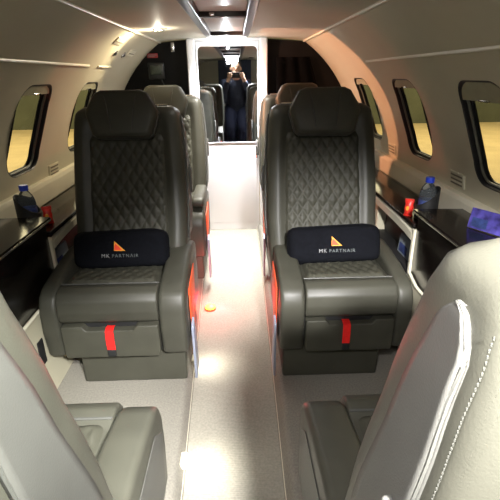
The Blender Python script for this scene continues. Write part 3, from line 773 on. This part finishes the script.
for i, s in enumerate((-1, 1)):
    caps(bm, [((PX, -0.33, 0.955), 0.07), (SH[i], 0.055)]); caps(bm, [(SH[i], 0.052), (EL[i], 0.040), (WR[i], 0.027)])
    caps(bm, [((PX, -0.46, 0.60), 0.11), (HP[i], 0.095), (KN[i], 0.058), (AN[i], 0.038)])
    caps(bm, [(AN[i] + Vector((0, 0.0, -0.02)), 0.035), (AN[i] + Vector((s * 0.012, 0.10, -0.055)), 0.026), (AN[i] + Vector((s * 0.018, 0.16, -0.062)), 0.020)])
    # palm at the end of the phone, fingers over its front, thumb behind it
    pc = Vector((PX + s * 0.098, -0.047, 1.055))
    caps(bm, [(WR[i], 0.026), (pc + Vector((0, -0.012, -0.02)), 0.026), (pc + Vector((0, 0, 0.022)), 0.021)])
    for k, (dz, L) in enumerate(((0.036, 0.052), (0.015, 0.058), (-0.006, 0.054), (-0.026, 0.043))):
        a = pc + Vector((0, 0.004, dz)); b = a + Vector((s * 0.006, 0.024, 0.004)); c = b + Vector((-s * L * 0.5, 0.008, 0.002)); d_ = c + Vector((-s * L * 0.35, -0.002, 0))
        caps(bm, [(a, 0.0105), (b, 0.0095), (c, 0.0085), (d_, 0.0075)], 10)
    caps(bm, [(pc + Vector((0, -0.015, 0.005)), 0.013), (pc + Vector((-s * 0.02, -0.022, 0.024)), 0.011), (pc + Vector((-s * 0.045, -0.012, 0.034)), 0.009)], 10)
body = remesh('person', bm, 0.0055, SKIN, it=3)
tag(body, 'person in a navy top crouching in the aisle, raising a black phone', 'person')
bm = bmesh.new()
caps(bm, [((PX, -0.34, 0.925), 0.118), ((PX, -0.385, 0.80), 0.135), ((PX, -0.445, 0.66), 0.132), ((PX, -0.46, 0.60), 0.135)])
for i, s in enumerate((-1, 1)):
    caps(bm, [((PX, -0.33, 0.950), 0.082), (SH[i], 0.068)]); caps(bm, [(SH[i], 0.066), (EL[i], 0.055), (EL[i] + (WR[i] - EL[i]) * 0.88, 0.040)])
caps(bm, [((PX, -0.335, 0.955), 0.075), ((PX, -0.318, 0.995), 0.064)])
remesh('shirt', bm, 0.007, SHIRT, body)
bm = bmesh.new()
for i, s in enumerate((-1, 1)):
    caps(bm, [((PX, -0.46, 0.585), 0.128), (HP[i], 0.112), (KN[i], 0.074), (AN[i] + Vector((0, 0, 0.02)), 0.054)])
remesh('trousers', bm, 0.007, JEANS, body)
bm = bmesh.new()
ell(bm, HC + Vector((0, -0.014, 0.036)), (0.083, 0.094, 0.090)); ell(bm, HC + Vector((0, -0.05, 0.0)), (0.076, 0.062, 0.075))
t_ = bmesh.ops.bisect_plane(bm, geom=bm.verts[:] + bm.edges[:] + bm.faces[:], plane_co=HC + Vector((0, 0.062, 0.04)), plane_no=Vector((0, 0.8, -0.6)), clear_outer=True)
bmesh.ops.holes_fill(bm, edges=bm.edges[:])
O('hair', bm, HAIR, body, 60)
for i, s in enumerate((-1, 1)):
    bm = bmesh.new(); caps(bm, [(AN[i] + Vector((0, -0.03, -0.052)), 0.040), (AN[i] + Vector((s * 0.010, 0.09, -0.056)), 0.037), (AN[i] + Vector((s * 0.018, 0.16, -0.060)), 0.030)])
    for v in bm.verts: v.co.z = max(v.co.z, AZ + 0.003)
    O('shoe', bm, SHOE, body, 60)
ph = thing('phone', (PX, -0.042, 1.07), 'black phone held sideways in front of the face in the mirror', 'phone')
bm = bmesh.new(); box(bm, -0.080, 0.080, -0.005, 0.005, -0.038, 0.038, 0.004); O('case', bm, BLACKG, ph)
bm = bmesh.new(); box(bm, -0.075, 0.075, -0.0062, -0.0048, -0.034, 0.034, 0.0005, 1); O('screen', bm, GREYP, ph)
bm = bmesh.new(); lathe(bm, [(0.012, 0), (0.012, 0.004), (0.007, 0.004)], 16); bm.transform(Matrix.Translation((0.0, 0.005, 0.010)) @ Matrix.Rotation(-PI / 2, 4, 'X')); O('lens', bm, DARKF, ph)

# ------------------------------------------------------------------ outside, through the windows
bm = bmesh.new(); box(bm, -60, 60, -30, 40, -1.75, -1.70); struct('ground', bm, HANGF)
bm = bmesh.new(); box(bm, -60, 60, 26, 26.4, -1.7, 9); struct('hangar_wall_back', bm, HANGW)
for s in (-1, 1):
    light('hangar_lamp', 'AREA', (s * 10, 17, 7), 2600, (1.0, 0.84, 0.5), (0, 0, 0), shape='RECTANGLE', size=12, size_y=12)

# ------------------------------------------------------------------ cabin lights
light('front_ceiling_light', 'AREA', (-0.03, -0.12, 1.285), 5.5, (0.99, 0.98, 0.95), (math.radians(35), 0, 0), shape='RECTANGLE', size=0.16, size_y=0.22)
l = light('aimed_spot', 'SPOT', (0.24, -0.16, 1.27), 430, (1.0, 0.98, 0.98), spot_size=1.25, spot_blend=0.7, shadow_soft_size=0.03)
aim(l, (0.26, 0.20, 0.86))
l = light('seat_wash', 'SPOT', (0.05, -0.02, 1.285), 210, (0.98, 1.0, 0.97), spot_size=0.95, spot_blend=0.8, shadow_soft_size=0.02)  # added spot with no fixture, brightens the left near seat's aisle side
aim(l, (-0.23, 0.26, 0.80))
l = light('seat_wash', 'SPOT', (-0.08, -0.02, 1.285), 45, (1.0, 0.97, 1.0), spot_size=0.95, spot_blend=0.8, shadow_soft_size=0.02)  # its added counterpart for the right near seat, likewise no fixture
aim(l, (0.24, 0.36, 0.70))
light('door_strip', 'AREA', (DXC, 3.08, 1.285), 13, (0.94, 0.96, 1.0), (0, 0, 0), shape='RECTANGLE', size=0.24, size_y=0.05).data.spread = 1.7
light('door_glow', 'POINT', (DXC, 3.02, 1.25), 3.0, (0.95, 0.97, 1.0), shadow_soft_size=0.006)
for x in (-0.370,):
    l = light('downlight_beam', 'SPOT', (x, 2.49, cz(x) - 0.012), 20.0, (1.0, 0.84, 0.56), (0, 0, 0), spot_size=1.75, spot_blend=0.8, shadow_soft_size=0.02)
    aim(l, (-0.86, 2.15, 0.95))
    light('downlight_glow', 'POINT', (x, 2.48, cz(x) - 0.022), 2.0, (1.0, 0.92, 0.74), shadow_soft_size=0.006)
l = light('aimed_spot', 'SPOT', (-0.56, 2.66, 1.185), 90.0, (1.0, 0.42, 0.22), spot_size=0.94, spot_blend=0.12, shadow_soft_size=0.008)  # added orange spot with no fixture; its cone edge draws the lit wall boundary
aim(l, (0.69, 2.91, 0.935))
for y, e in ((1.68, 0.6), (2.5, 10.0)):
    l = light('channel_light', 'AREA', (-0.03, y, 1.314), e, (1.0, 0.96, 0.88), (0, 0, 0), shape='RECTANGLE', size=0.16, size_y=0.5); l.data.spread = 1.3
w = bpy.data.worlds.new('World'); S.world = w; w.use_nodes = True
w.node_tree.nodes['Background'].inputs[0].default_value = (0.05, 0.05, 0.06, 1); w.node_tree.nodes['Background'].inputs[1].default_value = 0.3

# ------------------------------------------------------------------ camera
cam = bpy.data.cameras.new('Camera'); co = bpy.data.objects.new('Camera', cam); COL.objects.link(co)
F = 430.0
cam.sensor_fit = 'HORIZONTAL'; cam.sensor_width = 36; cam.lens = F / 500 * 36; cam.clip_start = 0.01; cam.clip_end = 200
co.location = (0.02, 0.0, 1.07)
pitch = math.atan(175 / F); yaw = math.atan(11.6 * math.cos(pitch) / F)
from mathutils import Euler
co.rotation_euler = (Euler((PI / 2 - pitch, 0, -yaw)).to_matrix() @ Matrix.Rotation(math.radians(-0.8), 3, 'Z')).to_euler()
S.camera = co
S.view_settings.view_transform = 'Standard'; S.view_settings.look = 'None'; S.view_settings.gamma = 1; S.view_settings.use_curve_mapping = False
S.view_settings.exposure = 0.0
